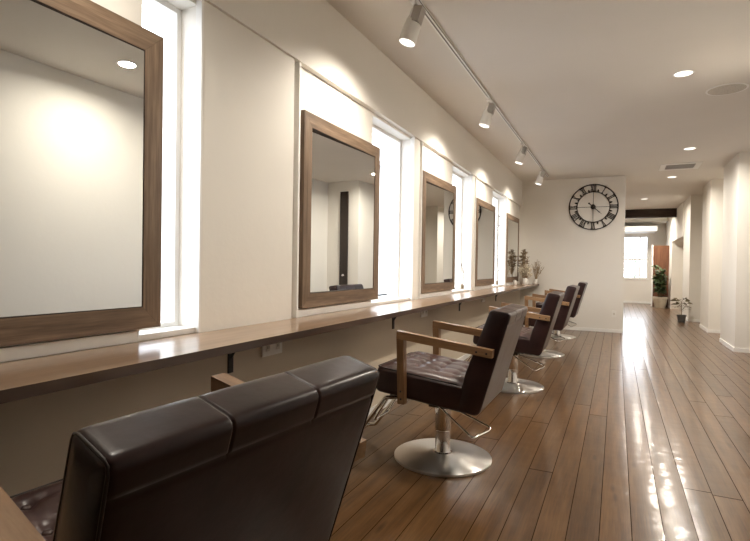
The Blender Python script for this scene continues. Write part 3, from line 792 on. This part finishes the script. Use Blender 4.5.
# thin twigs standing on two window sills
for x, y, h, lab in ((-1.83, 6.44, .34, 'single thin dry twig standing on the sill of the third window'), (-1.84, 8.62, .50, 'tall thin twig with pale grey leaves standing on the sill of the fourth window')):
    t_ = empty('dried_twig', (x, y, CT+.0245), 0, lab, 'twig')
    st, lf = bmesh.new(), bmesh.new()
    lathe(st, [(0,0),(.02,0),(.022,.05),(.012,.07),(0,.065)], 14)
    P = [Vector((0,0,.05)), Vector((.01,.03,h*.5)), Vector((-.01,-.02,h)), Vector((.0,.02,h*(1 if h < .4 else 2.4)))]
    tube(st, P, .004, 6)
    for j in range(10 if h < .4 else 22):
        s_ = rnd.uniform(.2,.98)*3; i0 = min(2, int(s_)); c = P[i0].lerp(P[i0+1], s_-i0); th = rnd.uniform(0, 2*PI)
        leaf(lf, c, (math.cos(th)*.4, math.sin(th), .4), .05 if h < .4 else .075, .014 if h < .4 else .03, .2, 4)
    obj('stem', st, M['stem'], t_); obj('leaves', lf, M['leaf_brown'] if h < .4 else M['greyleaf'], t_)

# ------------------------------------------------------------------ outside
bm = bmesh.new(); box(bm, -40, -2.03, -10, 60, -.35, -.30); struct('ground', bm, M['pave'])
bm = bmesh.new(); box(bm, -20, 20, YFAR+.4, 60, -.35, -.30); struct('ground_far', bm, M['pave'])
hb = empty('neighbour_house', (-11, 20, -.30), 0, 'pale rendered building seen blurred through the second window', 'building')
obj('wall', (lambda bm: (box(bm, -3, 0, -9, 9, 0, 6.5), bm)[1])(bmesh.new()), M['outwall'], hb)
for yy in (-6.4, -4.0, -1.2, 1.4, 4.2, 6.8):
    for zz in (.9, 3.6):
        bm = bmesh.new(); box(bm, 0, .05, yy-.55, yy+.55, zz, zz+1.2); w_ = obj('window', bm, M['white'], hb)
        bm = bmesh.new(); box(bm, .05, .06, yy-.48, yy+.48, zz+.07, zz+1.13); obj('pane', bm, M['outpane'], w_)
bm = bmesh.new(); box(bm, -3.2, .3, -9.2, 9.2, 6.5, 6.7); obj('roof', bm, M['outwall'], hb)
sh = empty('outdoor_shrub', (-7.2, 6.2, -.30), 0, 'green shrub outdoors, glimpsed through the first narrow window', 'shrub')
lf = bmesh.new()
for k in range(700):
    th, ph = rnd.uniform(0, 2*PI), rnd.uniform(-.1, 1); R_ = .7*rnd.uniform(.6, 1)
    c = Vector((R_*math.cos(th)*math.cos(ph), 1.2*R_*math.sin(th)*math.cos(ph), .55+1.1*R_*math.sin(ph)))
    leaf(lf, c, (rnd.uniform(-1,1), rnd.uniform(-1,1), rnd.uniform(-.2,1)), .16, .08, .2, 3)
obj('foliage', lf, M['hedge'], sh)
st = bmesh.new()
for k in range(5): tube(st, [(0,0,0), (.1*math.cos(k*1.3), .1*math.sin(k*1.3), .5), (.4*math.cos(k*1.3), .5*math.sin(k*1.3), 1.0)], .03, 6)
obj('stem', st, M['stem'], sh)
# bare young tree beyond the far window
tt = empty('outdoor_tree', (.15, 23.0, -.30), 0, 'small leafy tree outdoors, seen pale through the far window', 'tree')
st, lf = bmesh.new(), bmesh.new()
tube(st, [(0,0,0), (.03,0,.8), (.0,0,1.5), (.05,0,2.1)], [.05,.04,.03,.015], 8)
for k in range(14):
    a = k*2.4; z = .9+.08*k; p = Vector((.45*math.cos(a), .45*math.sin(a), z+.35)); tube(st, [(0,0,z), p*.5+Vector((0,0,z*.5)), p], .01, 5)
    for j in range(14): leaf(lf, p+Vector((rnd.uniform(-.2,.2), rnd.uniform(-.2,.2), rnd.uniform(-.2,.2))), (rnd.uniform(-1,1), rnd.uniform(-1,1), rnd.uniform(-.5,.5)), .14, .07, .2, 3)
obj('trunk', st, M['stem'], tt); obj('crown', lf, M['hedge'], tt)

# ------------------------------------------------------------------ world, portals
w = bpy.data.worlds.new('overcast_sky'); scn.world = w; w.use_nodes = True; nt = w.node_tree; nt.nodes.clear()
o = nt.nodes.new('ShaderNodeOutputWorld'); bg = nt.nodes.new('ShaderNodeBackground')
tc = nt.nodes.new('ShaderNodeTexCoord'); sx = nt.nodes.new('ShaderNodeSeparateXYZ'); lk(nt, tc.outputs['Generated'], sx.inputs[0])
lk(nt, ramp(nt, sx.outputs[2], [(0, (.93,.95,1.0)), (.6, (.80,.88,1.0))]), bg.inputs[0])
bg.inputs[1].default_value = 5.5; lk(nt, bg.outputs[0], o.inputs[0])
def portal(loc, rot, sx_, sy_):
    l = bpy.data.lights.new('window_portal', 'AREA'); l.shape = 'RECTANGLE'; l.size = sx_; l.size_y = sy_
    l.cycles.is_portal = True
    ob = bpy.data.objects.new('window_portal', l); col.objects.link(ob); ob.location = loc; ob.rotation_euler = rot
for a, w0, w1 in NICHES[:4]:
    portal((XO-.02, (w0+w1)/2, 1.65), (0, -PI/2, 0), 1.55, w1-w0)
portal(((fx0+fx1)/2, YFAR+.22, (fz0+fz1)/2), (-PI/2, 0, 0), fx1-fx0, fz1-fz0)

# ------------------------------------------------------------------ camera
cam = bpy.data.cameras.new('camera'); cam.sensor_width = 36; cam.lens = 24; cam.sensor_fit = 'HORIZONTAL'; cam.clip_start = .02
co = bpy.data.objects.new('camera', cam); col.objects.link(co)
R_ = ((0.9002102232378231, 0.4352112745865998, 0.014584253522760339), (-0.01782609844376938, 0.0033670603426784263, 0.9998354330183152), (-0.4350905471190818, 0.9003220586975286, -0.01078918116735684))
rt, up, fw = (Vector(v_) for v_ in R_)
co.matrix_world = Matrix(((rt.x, up.x, -fw.x, 0), (rt.y, up.y, -fw.y, 0), (rt.z, up.z, -fw.z, 1.2), (0,0,0,1)))
scn.camera = co
scn.view_settings.view_transform = 'Standard'; scn.view_settings.look = 'None'; scn.view_settings.exposure = .68
scn.cycles.use_adaptive_sampling = False; scn.cycles.caustics_reflective = False; scn.cycles.caustics_refractive = False; scn.cycles.blur_glossy = 1.0; scn.cycles.sample_clamp_indirect = 10.0
scn.cycles.denoising_prefilter = 'ACCURATE'
scn.cycles.max_bounces = 10; scn.cycles.diffuse_bounces = 6; scn.cycles.glossy_bounces = 5
